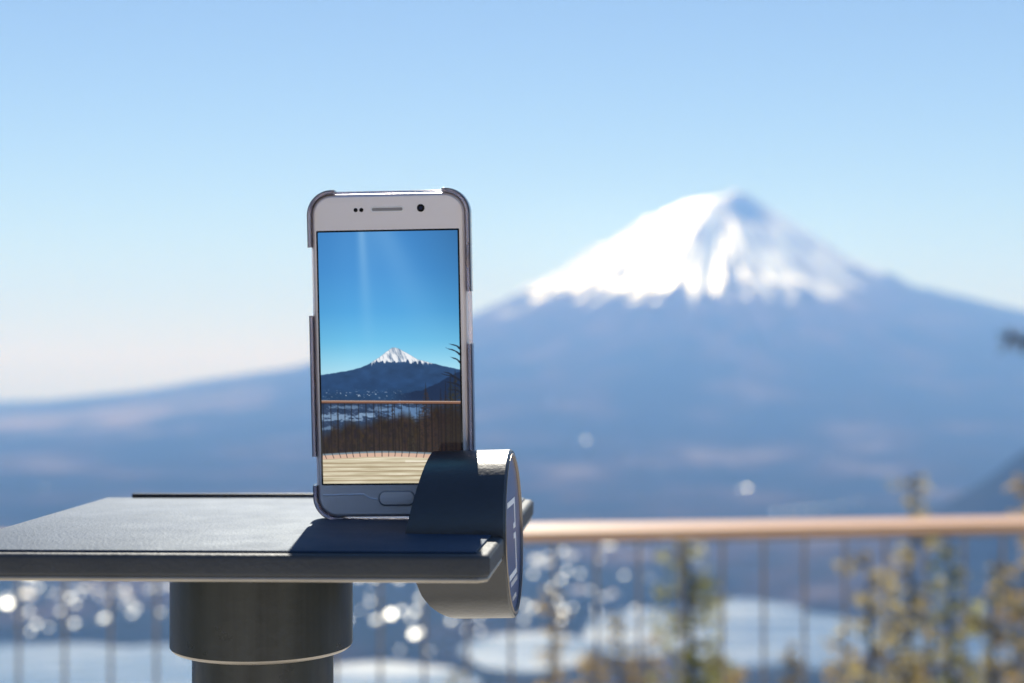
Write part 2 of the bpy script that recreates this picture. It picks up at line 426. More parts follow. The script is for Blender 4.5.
for px, py, s in GL:
    # march the sight line down to the ground
    dd_ = np.arange(3000., 19000., 15)
    hit = np.nonzero(height((px-512)/F*dd_, dd_)+8 > CZ-(py-HZ)/F*dd_)[0]
    if len(hit) == 0: continue
    d = float(dd_[hit[0]]); p = P(px, py, d); g = ground(p.x, p.y)
    v = (Vector((0,0,CZ))-p).normalized(); n_ = (v+sd).normalized()
    jit = rng.uniform(-.02, .02); n_ = (n_+Vector((jit, rng.uniform(-.02,.02), 0))).normalized()
    k = min(d, 5200)/4500*s*GLS
    o = bpy.data.objects.new('metal_roofed_shed', shed_mesh(17*k, 34*k, n_, M_glint if (s >= 1.15 or (px, py) in ((586,440),(747,488),(8,604))) else M_dim)); COL.objects.link(o)
    o.location = (p.x, p.y, max(g, LAKE))
    tag(o, 'far building with a sheet metal roof that throws a round white glint of sun', 'building', 'metal roofed buildings glinting in the valley')

# ------------------------------------------------------------------ terrace deck
bm = bmesh.new()
y = -8.0; k = 0
while y < 3.95:
    half = 4.6
    add_prism(bm, box(-half, half, y, y+.138), -.035, 0, .003, 1); y += .144; k += 1
for xx in (-4, -2, 0, 2, 4):
    add_prism(bm, box(xx-.06, xx+.06, -7.9, 3.9), -.24, -.037)
tag(obj('deck', bm, M_deck), 'pale wooden board terrace underfoot', None, None, 'structure')

# railing
RZ = CZ-(522.5-HZ)/F*3.68+.0085
def rail_y(x): return 3.62+.132*x+.012*x*x
rl = tag(empty('railing', (0, 3.62, 0)), 'long terrace railing with a tan wooden top rail over thin upright bars, behind the stand', 'railing')
def par(o): 
    o.parent = rl; o.matrix_parent_inverse = Matrix.Translation(rl.location).inverted(); return o
def rail_part(name, prof_w, z0, z1, x0, x1, mt, bev, tilt=0):
    bm = bmesh.new(); n = 40
    rings = []
    for i in range(n+1):
        x = x0+(x1-x0)*i/n; y = rail_y(x)
        s = Vector((1, .132+.024*x, 0)).normalized(); nn = Vector((-s.y, s.x, 0))
        c = Vector((x, y, 0)); r = []
        prof = ((-prof_w+bev, z0), (prof_w-bev, z0), (prof_w, z0+bev), (prof_w, z1-bev), (prof_w-bev, z1), (-prof_w+bev, z1), (-prof_w, z1-bev), (-prof_w, z0+bev))
        for a, z in prof:
            r.append(bm.verts.new(c+nn*a+Vector((0,0,z+a*tilt))))
        rings.append(r)
    for a, b in zip(rings, rings[1:]):
        for k in range(len(a)): bm.faces.new((a[k], a[(k+1)%len(a)], b[(k+1)%len(a)], b[k]))
    bm.faces.new(rings[0]); bm.faces.new(rings[-1])
    return par(obj(name, bm, mt, None))
rail_part('top_rail', .048, RZ-.034, RZ-.015, -4.2, 4.2, M_rail, .005, .105)
rail_part('rail_support', .012, RZ-.053, RZ-.047, -4.2, 4.2, M_steel, .002)
rail_part('bottom_rail', .02, .08, .095, -4.2, 4.2, M_steel, .002)
bars = []
x = (27-512)/F*3.55-.104*8; i = 0
bmp = bmesh.new(); add_lathe(bmp, [(.0042, .02), (.0042, RZ-.0535)], 10)
pk0 = obj('upright_bar', bmp, M_steel)
for i in range(48):
    xx = x+.1045*i
    if abs(xx) > 2.5: continue
    o = pk0 if not bars else pk0.copy()
    if bars: COL.objects.link(o)
    o.location = (xx, rail_y(xx), 0); par(o); bars.append(o)
bmp = bmesh.new(); add_prism(bmp, box(-.025, .025, -.012, .012), -.03, RZ-.0535, .003, 1)
po = obj('post', bmp, M_steel)
for k, xx in enumerate((-2.55, 2.56)):
    o = po if k == 0 else po.copy()
    if k: COL.objects.link(o)
    o.location = (xx, rail_y(xx), 0); par(o)

# ------------------------------------------------------------------ larch trees
def tree_parts(hgt, width, seed, dens, tr0, sparse_low=.3, bare=False):
    r = random.Random(seed)
    tb = bmesh.new(); lb = bmesh.new()
    pts = []; bend = r.uniform(-.12, .12)
    for i in range(9):
        t = i/8; pts.append((bend*math.sin(t*3), .08*math.sin(t*5+seed), hgt*t))
    add_tube(tb, pts, [tr0*(1-t/8)**.8+.008 for t in range(9)], 9)
    nb = int(dens*hgt)
    for b in range(nb):
        t = sparse_low+(1-sparse_low)*(b+r.random())/nb
        z = hgt*t; ln = width*(1-t)**.75*(.6+.5*r.random())+.12
        a = r.uniform(0, 2*PI); d = Vector((math.cos(a), math.sin(a), r.uniform(-.1, .28)))
        o = Vector((bend*math.sin(t*3), .08*math.sin(t*5+seed), z))
        q = [o+d*ln*s+Vector((0, 0, -.16*ln*math.sin(s*PI)+.10*ln*s*s)) for s in (0, .33, .66, 1)]
        add_tube(tb, q, [.018*(1-.8*s)+.004 for s in (0, .33, .66, 1)], 4)
        # side twigs
        for k in range(int(ln*7)+2):
            s = r.uniform(.15, 1); base = o+d*ln*s+Vector((0, 0, -.16*ln*math.sin(s*PI)+.10*ln*s*s))
            sa = a+r.choice((-1, 1))*r.uniform(.5, 1.2); sl = r.uniform(.1, .34)*(1.15-s*.5)
            e = base+Vector((math.cos(sa), math.sin(sa), r.uniform(-.5, .2)))*sl
            if bare or r.random() < .4: add_tube(tb, [base, (base+e)/2+Vector((0,0,.01)), e], [.006,.004,.002], 3)
            if bare: continue
            for c in range(r.randint(4, 8)):
                p = base.lerp(e, r.random())+Vector([r.gauss(0, .025) for _ in range(3)])
                u = Vector([r.gauss(0, 1) for _ in range(3)]).normalized(); v = u.orthogonal().normalized()
                w1 = r.uniform(.024, .046); w2 = r.uniform(.014, .026)
                lb.faces.new([lb.verts.new(p+u*w1), lb.verts.new(p+v*w2), lb.verts.new(p-u*w1), lb.verts.new(p-v*w2)])
    return tb, lb
def make_tree(hgt, width, seed, dens, tr0, leafm, label, bare=False, low=.3):
    t = empty('larch_tree'); tag(t, label, 'tree', 'larch trees below the terrace')
    tb, lb = tree_parts(hgt, width, seed, dens, tr0, low, bare)
    obj('trunk', tb, M_bark, t)
    if bare: lb.free()
    else:
        me = bpy.data.meshes.new('crown'); lb.to_mesh(me); lb.free(); me.materials.append(leafm)
        o = bpy.data.objects.new('crown', me); COL.objects.link(o); o.parent = t
    return t
def put_tree(px, ty, d, width, seed, dens, leafm, label, tr0=.09, bare=False, low=.3):
    p = P(px, ty, d); g = ground(p.x, p.y)
    t = make_tree(p.z-g+.3, width, seed, dens, tr0, leafm, label, bare, low)
    t.location = (p.x, p.y, g-.3); t.rotation_euler = (0, 0, seed*1.3)
    return t
put_tree(684, 540, 15, 1.5, 1, 9, M_olive, 'olive-yellow larch with a dark trunk behind the railing, standing alone right of the stand', .15, low=.6)
put_tree(915, 472, 17, .85, 2, 8, M_brown, 'brownish larch whose tip rises just above the rail, left of the right-hand clump', .09, low=.4)
put_tree(1022, 476, 15, .95, 3, 9, M_gold, 'golden-brown larch rising above the rail at the right edge of the photo', .10, low=.35)
put_tree(866, 552, 14, .6, 4, 7, M_brown, 'slim larch with thin faded foliage at the left side of the right-hand clump', .08, low=.35)
put_tree(948, 533, 16, .8, 5, 8, M_olive, 'slim olive larch in the middle of the right-hand clump behind the rail', .08, low=.35)
put_tree(985, 556, 13, .8, 6, 7, M_brown, 'faded brown larch just left of the golden one at the right edge', .09, low=.3)
t_ = put_tree(1088, 225, 12, .75, 7, 4, M_brown, 'tall bare dark larch at the right edge, one branch reaching in above the rail', .11, True, low=.3)
bm = bmesh.new(); b0_ = P(1088, 352, 12); b1_ = P(1006, 336, 12)
add_tube(bm, [b0_, b0_.lerp(b1_, .5)+Vector((0,0,-.06)), b1_], [.022,.016,.006], 6)
rb_ = random.Random(2)
for k in range(70):
    q_ = b0_.lerp(b1_, rb_.uniform(.35, 1)); e_ = q_+Vector((rb_.uniform(-.12,.04), rb_.uniform(-.1,.1), rb_.uniform(-.16,.10)))
    add_tube(bm, [q_, q_.lerp(e_, .5)+Vector((0,0,.01)), e_], [.007,.006,.004], 4)
bo = obj('branch', bm, M_bark)
bpy.context.view_layer.update(); bo.parent = t_; bo.matrix_parent_inverse = t_.matrix_world.inverted()
put_tree(646, 634, 24, 1.5, 8, 9, M_gold, 'orange larch crown low in the view, right of the round drum', .12, low=.5)
put_tree(590, 650, 27, 1.5, 9, 9, M_gold, 'orange larch crown lowest below the rail, closest to the drum', .12, low=.5)
put_tree(791, 645, 24, .9, 10, 9, M_gold, 'yellow larch tip low in the view, left one of a pair below the rail', .10, low=.5)
put_tree(843, 640, 23, .9, 11, 9, M_gold, 'yellow larch tip low in the view, right one of a pair below the rail', .10, low=.5)
put_tree(735, 662, 22, 1.2, 18, 10, M_gold, 'yellow-orange larch tip at the lower edge under the bright water', .10, low=.5)
put_tree(930, 628, 21, 1.3, 19, 10, M_gold, 'yellow-gold larch low in the middle of the right-hand clump', .10, low=.4)
put_tree(618, 610, 25, 1.2, 20, 9, M_gold, 'pale gold larch tip between the drum and the dark trunk', .09, low=.5)
put_tree(897, 590, 19, 1.1, 12, 9, M_brown, 'dull brown larch low behind the bars below the right-hand clump', .10, low=.4)
put_tree(968, 600, 20, 1.2, 13, 9, M_olive, 'dull olive larch low behind the bars at the lower right', .10, low=.4)
put_tree(553, 588, 26, .7, 14, 6, M_gold, 'thin golden larch directly right of the drum below the rail', .09, low=.5)
put_tree(1016, 590, 18, 1.0, 15, 8, M_brown, 'brown larch low in the bottom right corner', .10, low=.4)
put_tree(720, 650, 28, 1.0, 16, 8, M_olive, 'olive larch tip at the lower edge beside the dark trunk', .10, low=.5)
put_tree(455, 668, 26, .7, 17, 6, M_brown, 'brown larch tip at the lower edge between the post and the drum', .09, low=.6)

# ------------------------------------------------------------------ photo stand
TZ = CZ-.0752                  # top surface of the table
stand = tag(empty('phone_stand', (-.1125, .665, 0)), 'dark metal stand with a flat tabletop, round post and drum, holding up the smartphone', 'stand')
def onstand(o):
    o.parent = stand; o.matrix_parent_inverse = Matrix.Translation(stand.location).inverted(); return o
def top_pt(px, py):             # pixel -> point on the table plane
    d = (CZ-TZ)*F/(py-HZ); return ((px-512)/F*d, d)
fr = top_pt(489, 553.0); br = top_pt(534, 497.0); bl = top_pt(104, 496.6)
fl = top_pt(-82, 550.5)
def lerp2(a, b, t): return (a[0]+(b[0]-a[0])*t, a[1]+(b[1]-a[1])*t)
def cut(poly, c):
    out = []
    n = len(poly)
    for i, p in enumerate(poly):
        a, b = poly[i-1], poly[(i+1) % n]
        la = math.dist(a, p); lb_ = math.dist(b, p)
        out += [lerp2(p, a, c/la), lerp2(p, b, c/lb_)]
    return out
outer = cut([fl, fr, br, bl], .0035)
bm = bmesh.new(); add_prism(bm, outer, TZ-.0098, TZ-.0010, .0019, 4)
onstand(obj('tabletop', bm, M_top))
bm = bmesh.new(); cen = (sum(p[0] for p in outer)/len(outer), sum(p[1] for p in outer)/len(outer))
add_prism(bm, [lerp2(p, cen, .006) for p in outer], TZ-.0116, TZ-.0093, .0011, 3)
onstand(obj('underside_bounce_strip', bm, M_bounce))  # added strip, its pale colour carries light thrown up by the deck
bm = bmesh.new()
under = cut([(fl[0]+.001, fl[1]+.001), (fr[0]-.001, fr[1]+.001), (br[0]-.001, br[1]-.001), (bl[0]+.001, bl[1]-.001)], .004)
# inner panel: sits proud of the top, set back from the front edge
ip = [(fl[0]+.003, fl[1]+.0048), (fr[0]-.0050, fr[1]+.0054), (br[0]-.005, br[1]-.004), (bl[0]+.003, bl[1]-.004)]
bm.free(); bm = bmesh.new(); add_prism(bm, ip, TZ-.0012, TZ, .0003, 2)
onstand(obj('inset_panel', bm, M_panel))
b0 = top_pt(134, 497); b1 = top_pt(512, 497)
bm = bmesh.new(); add_prism(bm, box(b0[0], b1[0], b0[1]-.0035, b0[1]-.0005), TZ+.0001, TZ+.0021, .0004, 2)
onstand(obj('rear_lip', bm, M_edge))
# post
bm = bmesh.new(); C0 = (-.1114, .665, 0)
add_lathe(bm, [(.0402, TZ-.0114), (.0402, CZ-.1284), (.0318, CZ-.1285)], 96, C0)
onstand(obj('post_collar', bm, M_post))
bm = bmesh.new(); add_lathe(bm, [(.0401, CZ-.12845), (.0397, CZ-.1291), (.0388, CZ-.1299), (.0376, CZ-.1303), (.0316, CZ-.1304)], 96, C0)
onstand(obj('collar_rim', bm, M_bounce))
bm = bmesh.new(); add_lathe(bm, [(.0311, CZ-.1295), (.0311, .012)], 96, (C0[0]+.0006, C0[1], 0))
onstand(obj('post', bm, M_post))
bm = bmesh.new(); add_lathe(bm, [(.12, .001), (.12, .010), (.117, .013), (.034, .013)], 96, C0)
onstand(obj('base_plate', bm, M_post))

# drum: horizontal cylinder through the right edge, left end cut to a blunt wedge
DR = .0370; DD = .660
dc = P(514.5, 532.8, DD)
drum_e = empty('tmp')
bpy.data.objects.remove(drum_e)
DM = Matrix.Translation(dc) @ Matrix.Rotation(R(-6.0), 4, 'Z') @ Matrix.Rotation(R(-1.8), 4, 'Y')
px2m = DD/F
ZT = [-1, -.985, -.94, -.86, -.76, -.62, 0, 1]
XT = [-47, -54, -63, -71, -78, -84, -98, -79]
def xl(zn): return np.interp(zn, ZT, XT)*px2m
bm = bmesh.new(); n = 96
R1 = []; R2 = []; R3 = []
SLOT_Y, SLOT_X = .0150, -36*px2m          # a step at the back where the phone stands
for k in range(n):
    a = 2*PI*k/n; cy, cz = math.cos(a), math.sin(a)
    R1.append(bm.verts.new((SLOT_X if cy*DR > SLOT_Y else float(xl(cz)), cy*DR, cz*DR)))
    R2.append(bm.verts.new((-.0008, cy*DR, cz*DR)))
    R3.append(bm.verts.new((0, cy*(DR-.0008), cz*(DR-.0008))))
for k in range(n):
    k2 = (k+1) % n
    bm.faces.new((R1[k], R1[k2], R2[k2], R2[k])); bm.faces.new((R2[k], R2[k2], R3[k2], R3[k]))
R4 = [bm.verts.new((0, math.cos(2*PI*k/n)*(DR-.0026), math.sin(2*PI*k/n)*(DR-.0026))) for k in range(n)]
R5 = [bm.verts.new((-.0016, math.cos(2*PI*k/n)*(DR-.0026), math.sin(2*PI*k/n)*(DR-.0026))) for k in range(n)]
for k in range(n):
    k2 = (k+1) % n
    bm.faces.new((R3[k], R3[k2], R4[k2], R4[k])); bm.faces.new((R4[k], R4[k2], R5[k2], R5[k]))
bm.faces.new(R5)
# left cap: strips between mirrored rim vertices
top, bot = n//4, 3*n//4
def face(*v):
    u = []
    for q in v:
        if q not in u: u.append(q)
    if len(u) > 2: bm.faces.new(u)
prev = (R1[top],)*4
for k in range(1, n//2):
    a = R1[(top+k) % n]; b = R1[(top-k) % n]
    if b.co.y > SLOT_Y:
        e1 = bm.verts.new((a.co.x, SLOT_Y, b.co.z)); e2 = bm.verts.new((SLOT_X, SLOT_Y, b.co.z))
    else: e1 = e2 = b
    row = (a, e1, e2, b)
    for q in range(3): face(prev[q], row[q], row[q+1], prev[q+1])
    prev = row
row = (R1[bot],)*4
for q in range(3): face(prev[q], row[q], row[q+1], prev[q+1])
drum = obj('drum', bm, M_drum); drum.matrix_world = DM; 
bpy.context.view_layer.update()
mw = DM.copy(); drum.parent = stand; drum.matrix_parent_inverse = Matrix.Translation(stand.location).inverted(); 
def ondrum(o): o.parent = drum; return o
bm = bmesh.new()
T = Matrix.Rotation(R(90), 4, 'Y')
circ = [(math.cos(2*PI*k/64)*(DR-.0030), math.sin(2*PI*k/64)*(DR-.0030)) for k in range(64)]
add_prism(bm, circ, -.0014, -.0009, 0, 1, T)
fp = ondrum(obj('face_label', bm, M_label))
tag(fp, 'round blue label with a white bracket outline')
bm = bmesh.new()
ang = [2*PI*k/n for k in range(n)]
A = [[bm.verts.new((x_, math.cos(a)*r0, math.sin(a)*r0)) for a in ang] for x_, r0 in ((-.0008, DR-.0029), (.0003, DR-.0029), (.0003, DR-.0019), (-.0008, DR-.0019))]
for q in range(4):
    a_, b_ = A[q], A[(q+1) % 4]
    for k in range(n): bm.faces.new((a_[k], a_[(k+1) % n], b_[(k+1) % n], b_[k]))
ondrum(obj('metal_rim', bm, M_ring))
# white marks: an open bracket frame and small print (local y = away from camera, z = up)
bm = bmesh.new()
def mark(y0, y1, z0, z1):
    add_prism(bm, [(-z1, y0), (-z0, y0), (-z0, y1), (-z1, y1)], -.0009, -.0007, 0, 1, T)
lw = .0024
mark(-.018, .012, .0125, .0125+lw); mark(.012-lw, .012, .0015, .0125); mark(.004, .012-lw, .0015, .0015+lw)
mark(.004, .012, -.003, -.003+lw); mark(.012-lw, .012, -.0165, -.003); mark(-.018, .012, -.0165-lw, -.0165)
mk = ondrum(obj('printed_bracket', bm, M_white))
def text_mesh(body, size, name, material, M, parent):
    cu = bpy.data.curves.new(name, 'FONT'); cu.body = body; cu.size = size; cu.align_x = 'CENTER'; cu.extrude = .00008; cu.resolution_u = 2
    to = bpy.data.objects.new('tmp', cu); COL.objects.link(to)
    bpy.context.view_layer.update()
    me = bpy.data.meshes.new_from_object(to); bpy.data.objects.remove(to); me.materials.clear(); me.materials.append(material)
    me.transform(M); o = bpy.data.objects.new(name, me); COL.objects.link(o); o.parent = parent; return o
# small blocks of print under the bracket (too small in the photo to read)
bm = bmesh.new()
rp = random.Random(5)
def mark2(y0, y1, z0, z1): mark(y0, y1, z0, z1)
for row, (z, h_, y0, y1) in enumerate(((-.0222, .0021, -.012, .014), (-.0288, .0019, -.008, .006))):
    yy = y0
    while yy < y1:
        w_ = rp.uniform(.0008, .0016)
        mark2(yy, yy+.0005, z, z+h_)
        if rp.random() < .6: mark2(yy, yy+w_, z+h_-.0005, z+h_)
        if rp.random() < .5: mark2(yy, yy+w_, z, z+.0005)
        yy += w_+.0009
ondrum(obj('small_print', bm, M_white))

# ------------------------------------------------------------------ smartphone
PW, PH, PT = .0706, .1475, .0070
SWd, SHt = .0637, .1145
pd = .684
ph_base = P(395.3, 519.0, pd); ph_base.z = TZ+.0013
PM = Matrix.Translation(ph_base) @ Matrix.Rotation(R(-4.0), 4, 'Z') @ Matrix.Rotation(R(3.0), 4, 'X') @ Matrix.Rotation(R(-.75), 4, 'Y')
# local frame of the phone parts: x right, z up, -y towards the viewer
phone = tag(empty('smartphone'), 'greige smartphone in a clear case standing upright on the stand, its screen showing the mountain', 'smartphone')
phone.matrix_world = PM
FR = Matrix(((1,0,0,0),(0,0,-1,0),(0,1,0,PH/2),(0,0,0,1)))   # prism xy -> local xz, prism z -> -y
def pp(name, polys, mt, **k):
    bm = bmesh.new()
    for pts, z0, z1, bev, seg in polys: add_prism(bm, pts, z0, z1, bev, seg, FR)
    return obj(name, bm, mt, phone, **k)
pp('body', [(rrect(PW, PH, .0095, 14), -PT/2, PT/2-.0006, .0016, 4)], M_body)
pp('front_glass', [(rrect(PW-.0030, PH-.0028, .0082, 14), PT/2-.0007, PT/2, .0003, 2)], M_face)
SCX = -.0004; SCY = (PH/2-.0173-SHt/2)         # centre of the screen, local prism y
pp('screen_border', [(rrect(SWd+.0016, SHt+.0016, .0006, 3, SCX, SCY), PT/2-.0003, PT/2+.00005, 0, 1)], M_black)
pp('earpiece', [(rrect(.0152, .0026, .0012, 6, -.0003, PH/2-.0073), PT/2-.0003, PT/2+.0001, 0, 1)], M_groove)
pp('earpiece_mesh', [(rrect(.0140, .0014, .00065, 6, -.0003, PH/2-.0073), PT/2-.0003, PT/2+.00014, 0, 1)], M_grille)
for sx in (-.0147, -.0121):
    pp('sensor', [(rrect(.0019, .0019, .00094, 6, sx, PH/2-.0074), PT/2-.0003, PT/2+.0001, 0, 1)], M_black)
pp('front_camera', [(rrect(.0035, .0035, .00174, 8, .0150, PH/2-.0070), PT/2-.0003, PT/2+.0001, 0, 1)], M_black)
pp('camera_lens', [(rrect(.0016, .0016, .00079, 8, .0150, PH/2-.0070), PT/2-.0003, PT/2+.0002, 0, 1)], M_lens)
HBY = -PH/2+.0088
pp('home_button', [(rrect(.0170, .0070, .0031, 8, .0015, HBY), PT/2-.0003, PT/2+.0004, .0002, 2)], M_grille)
pp('home_button_cap', [(rrect(.0156, .0056, .0025, 8, .0015, HBY), PT/2-.0003, PT/2+.0006, .0001, 2)], M_face)
# etched crease running into the home button on the screen protector
cr = [(-.0325, .0016), (-.0140, .0019), (-.0105, .0001), (-.0073, -.0005)]
bm = bmesh.new()
add_tube(bm, [FR @ Vector((x_, HBY+y_, PT/2+.0001)) for x_, y_ in cr], .00028, 6)
obj('protector_crease', bm, M_groove, phone)
pp('side_button', [(rrect(.0012, .0105, .0005, 4, PW/2+.0002, PH/2-.0290), -.0012, .0012, .0003, 2)], M_body)

# case: thin wall around the phone with cut-outs, plus back shell
def ring_seg(path, w0, w1, z0, z1):
    """open strip following a list of (x, y, nx, ny) between offsets w0..w1"""
    bm = bmesh.new(); prof = [(w0, z0), (w1, z0), (w1+.0003, (z0+z1)/2), (w1, z1-.0004), (w1-.0004, z1), (w0, z1)]
    rings = []
    for x_, y_, nx, ny in path:
        rings.append([bm.verts.new(FR @ Vector((x_+nx*w, y_+ny*w, z))) for w, z in prof])
    for a, b in zip(rings, rings[1:]):
        for k in range(len(prof)): bm.faces.new((a[k], a[(k+1) % len(prof)], b[(k+1) % len(prof)], b[k]))
    bm.faces.new(rings[0]); bm.faces.new(rings[-1]); return bm
def edge_path(kind, a, b, n=10):
    hw, hh = PW/2, PH/2
    if kind == 'L': return [(-hw, a+(b-a)*t/n, -1, 0) for t in range(n+1)]
    if kind == 'R': return [(hw, a+(b-a)*t/n, 1, 0) for t in range(n+1)]
    if kind == 'T': return [(a+(b-a)*t/n, hh, 0, 1) for t in range(n+1)]
    if kind == 'B': return [(a+(b-a)*t/n, -hh, 0, -1) for t in range(n+1)]
def corner(sx, sy, rev=False, n=12):
    r = .0095; o = []
    for k in range(n+1):
        a = (PI/2)*k/n; nx, ny = sx*math.cos(a), sy*math.sin(a)
        o.append((sx*(PW/2-r)+r*nx, sy*(PH/2-r)+r*ny, nx, ny))
    return o
HH = PH/2
yy_ = lambda py: HH-(py-193.5)/2.19/1000
segs = [
    edge_path('L', yy_(246), HH-.0095, 4)+corner(-1, 1)+edge_path('T', -PW/2+.0095, -PW/2+.0102, 1),
    edge_path('L', yy_(455), yy_(314)),
    edge_path('L', yy_(484), -HH+.0095, 2)+corner(-1, -1)+edge_path('B', -PW/2+.0095, -PW/2+.012, 1),
    edge_path('R', yy_(292), HH-.0095, 4)+corner(1, 1)+edge_path('T', PW/2-.0095, PW/2-.0102, 1),
    edge_path('R', -HH+.0095, yy_(344)),
    corner(1, -1)+edge_path('B', PW/2-.0095, PW/2-.012, 1)]
case = None; edges = []
for k, s in enumerate(segs):
    bmq = ring_seg(s, .0001, .0013, -PT/2-.0015, PT/2+.0009)
    edges.append(ring_seg(s, .00165, .0019, -PT/2-.0012, PT/2+.0002))
    if case is None: casebm = bmq; case = True
    else:
        me = bpy.data.meshes.new('t'); bmq.to_mesh(me); bmq.free(); casebm.from_mesh(me); bpy.data.meshes.remove(me)
for (cx_, sx) in ((-PW/2+.0098, -1), (PW/2-.0098, 1)):   # small nibs beside the top cut-out
    add_prism(casebm, rrect(.0022, .0016, .0006, 3, cx_, HH+.0011), -PT/2, PT/2+.0006, .0003, 2, FR)
add_prism(casebm, rrect(PW+.0030, PH+.0030, .0108, 12), -PT/2-.0016, -PT/2-.0003, .0004, 2, FR)
cs = obj('clear_case', casebm, M_case, phone)
M_ce = mat('dark_edge_reflection', (.08,.085,.13), .15)  # dark colour stands in for reflection inside the clear plastic edge
for e_ in edges: obj('case_reflection_strip', e_, M_ce, cs)

# ------- picture on the screen: coloured vertices on a fine grid
GW, GH = 284, 505
U, V = np.meshgrid(np.linspace(0, 1, GW), np.linspace(0, 1, GH))      # V = 0 at the top
Xs = U*141.0; Ys = V*253.0                                            # picture in photo pixels
def srgb(c): return np.array(c, float)/255
img = np.zeros((GH, GW, 3))
def lay(mask, col):
    global img
    mm = np.clip(mask, 0, 1)[..., None]; img = img*(1-mm)+np.asarray(col)*mm
ky = [0, 40, 80, 110, 128, 140]; kc = np.array([(66,136,202),(70,146,212),(82,166,224),(110,192,234),(146,212,240),(170,222,242)])
for c in range(3): img[..., c] = np.interp(Ys, ky, kc[:, c]/255.)
vig = 1-.16*np.clip((Xs-75)/66, 0, 1)**1.5*np.clip(1-Ys/140, 0, 1)-.03*np.clip((30-Xs)/30, 0, 1)
img *= vig[..., None]
for (xt, sl, wd, am) in ((44, .045, 4, .30), (50, .10, 9, .10), (66, .42, 14, .20), (30, -.05, 14, .05)):
    c = np.exp(-((Xs-(xt+sl*Ys))/(wd*(1+Ys/120)))**2)*am*np.clip(1-Ys/125, 0, 1)
    lay(c, srgb((190,225,250)))
# mountain outline
mx_ = [0, 25, 40, 50, 62, 70, 73, 76, 80, 90, 98, 112, 128, 141]
my_ = [142.5, 139.2, 135.8, 131.8, 124, 118, 116.3, 116, 117.2, 122.7, 128, 132, 136, 139]
prof_ = np.interp(Xs, mx_, my_)+.5*fbm(Xs/3, Ys*0, 3, 1)
mt_ = np.clip((Ys-prof_)/.8, 0, 1)
base_ = np.stack([np.interp(Ys, [117, 135, 155, 170], [v/255. for v in q]) for q in ((66,46,40,34),(98,76,72,66),(134,116,114,102))], -1)
base_ = base_*(1+.12*fbm(Xs/9, Ys/5, 4, 9))[..., None]
img = img*(1-mt_[..., None])+base_*mt_[..., None]
sl = 130.4+.055*np.abs(Xs-74)+4.2*fbm(Xs/2.6, Ys/9, 4, 3)
sn = mt_*np.clip((sl-Ys)/1.1, 0, 1)*np.clip(.9+.9*fbm(Xs/1.8-Ys/5, Ys/6, 3, 8), .35, 1)
lay(sn, srgb((240,243,248)))
# right ridge and valley
rg = 162-22*np.exp(-((Xs-148)/34)**2)+1.3*fbm(Xs/6, Ys*0, 4, 4)
lay(np.clip((Ys-rg)/1, 0, 1)*np.clip((Xs-72)/20, 0, 1), srgb((28,48,80)))
val = np.clip((Ys-168)/4, 0, 1)
lay(val, np.stack([(.17+.05*fbm(Xs/7, Ys/4, 4, 6)), (.25+.05*fbm(Xs/7, Ys/4, 4, 6)), (.37+.06*fbm(Xs/7, Ys/4, 4, 6))], -1))
tw = fbm(Xs/1.8, Ys/1.0, 3, 12)
lay(np.clip((tw-.38)*5, 0, 1)*np.clip(1-np.abs(Ys-163)/6, 0, 1)*np.clip((95-Xs)/30, 0, 1), srgb((190,205,225)))
lay(np.clip((tw-.30)*3, 0, 1)*np.clip(1-np.abs(Ys-183)/20, 0, 1)*np.clip((100-Xs)/50, 0, 1)*.6, srgb((160,178,205)))
for (cx, cy, rx, ry, a) in ((18,186,22,2.8,.9),(45,184,8,1.8,.9),(24,176,14,1.2,.6),(85,182,20,7,.8),(60,178,8,2,.5),(8,197,8,2,.6),(46,201,5,1.4,.6)):
    e = 1-np.hypot((Xs-cx)/rx/1.2, (Ys-cy)/ry/1.3)+1.1*fbm(Xs/4, Ys/1.6, 4, 14+cx)
    lay(np.clip(e*3, 0, 1)*a*.8, srgb((150,180,212)) if cx != 85 else srgb((120,160,205)))
# dark larch wood behind the rail
wl = 190-14*fbm(Xs/14, Ys*0+2, 3, 15)-20*np.clip((Xs-30)/90, 0, 1)
wood_c = np.stack([.165+.10*fbm(Xs/2.2, Ys/5, 4, 16), .128+.07*fbm(Xs/2.2, Ys/5, 4, 16), .115+.04*fbm(Xs/3, Ys/5, 3, 17)], -1)
lay(np.clip((Ys-wl)/9, 0, 1)*.93, np.clip(wood_c, .02, 1))
rt = random.Random(4)
for (tx, tt, wd) in [(16,176,5),(36,190,4),(52,186,5),(58,172,6),(72,166,6),(78,180,4),(90,178,5),(99,172,5),(106,150,8),(112,166,5),(121,156,6),(126,150,6),(131,142,7),(136,138,8),(66,190,4),(25,196,4),(44,198,4),(84,190,4)]:
    h_ = (Ys-tt); ww = np.clip(h_/40, 0, 1)*wd
    tex = fbm(Xs/1.4+tx, Ys/1.1, 3, 20)
    cr_ = np.clip((ww-np.abs(Xs-tx-.02*h_))/1.5, 0, 1)*(h_ > 0)*np.clip(.45+1.5*tex, 0, 1)
    lay(cr_*.8, srgb((56+rt.randint(-8,8), 46+rt.randint(-6,6), 42)))
    tr_ = np.clip((.35+.012*h_-np.abs(Xs-tx-.5*math.sin(tx)*h_/80))/.5, 0, 1)*(h_ > 2)
    lay(tr_*.9, srgb((22,20,24)))
lay(np.clip((Ys-170)/8, 0, 1)*np.clip((Xs-100)/30, 0, 1)*.55, srgb((36,28,28)))
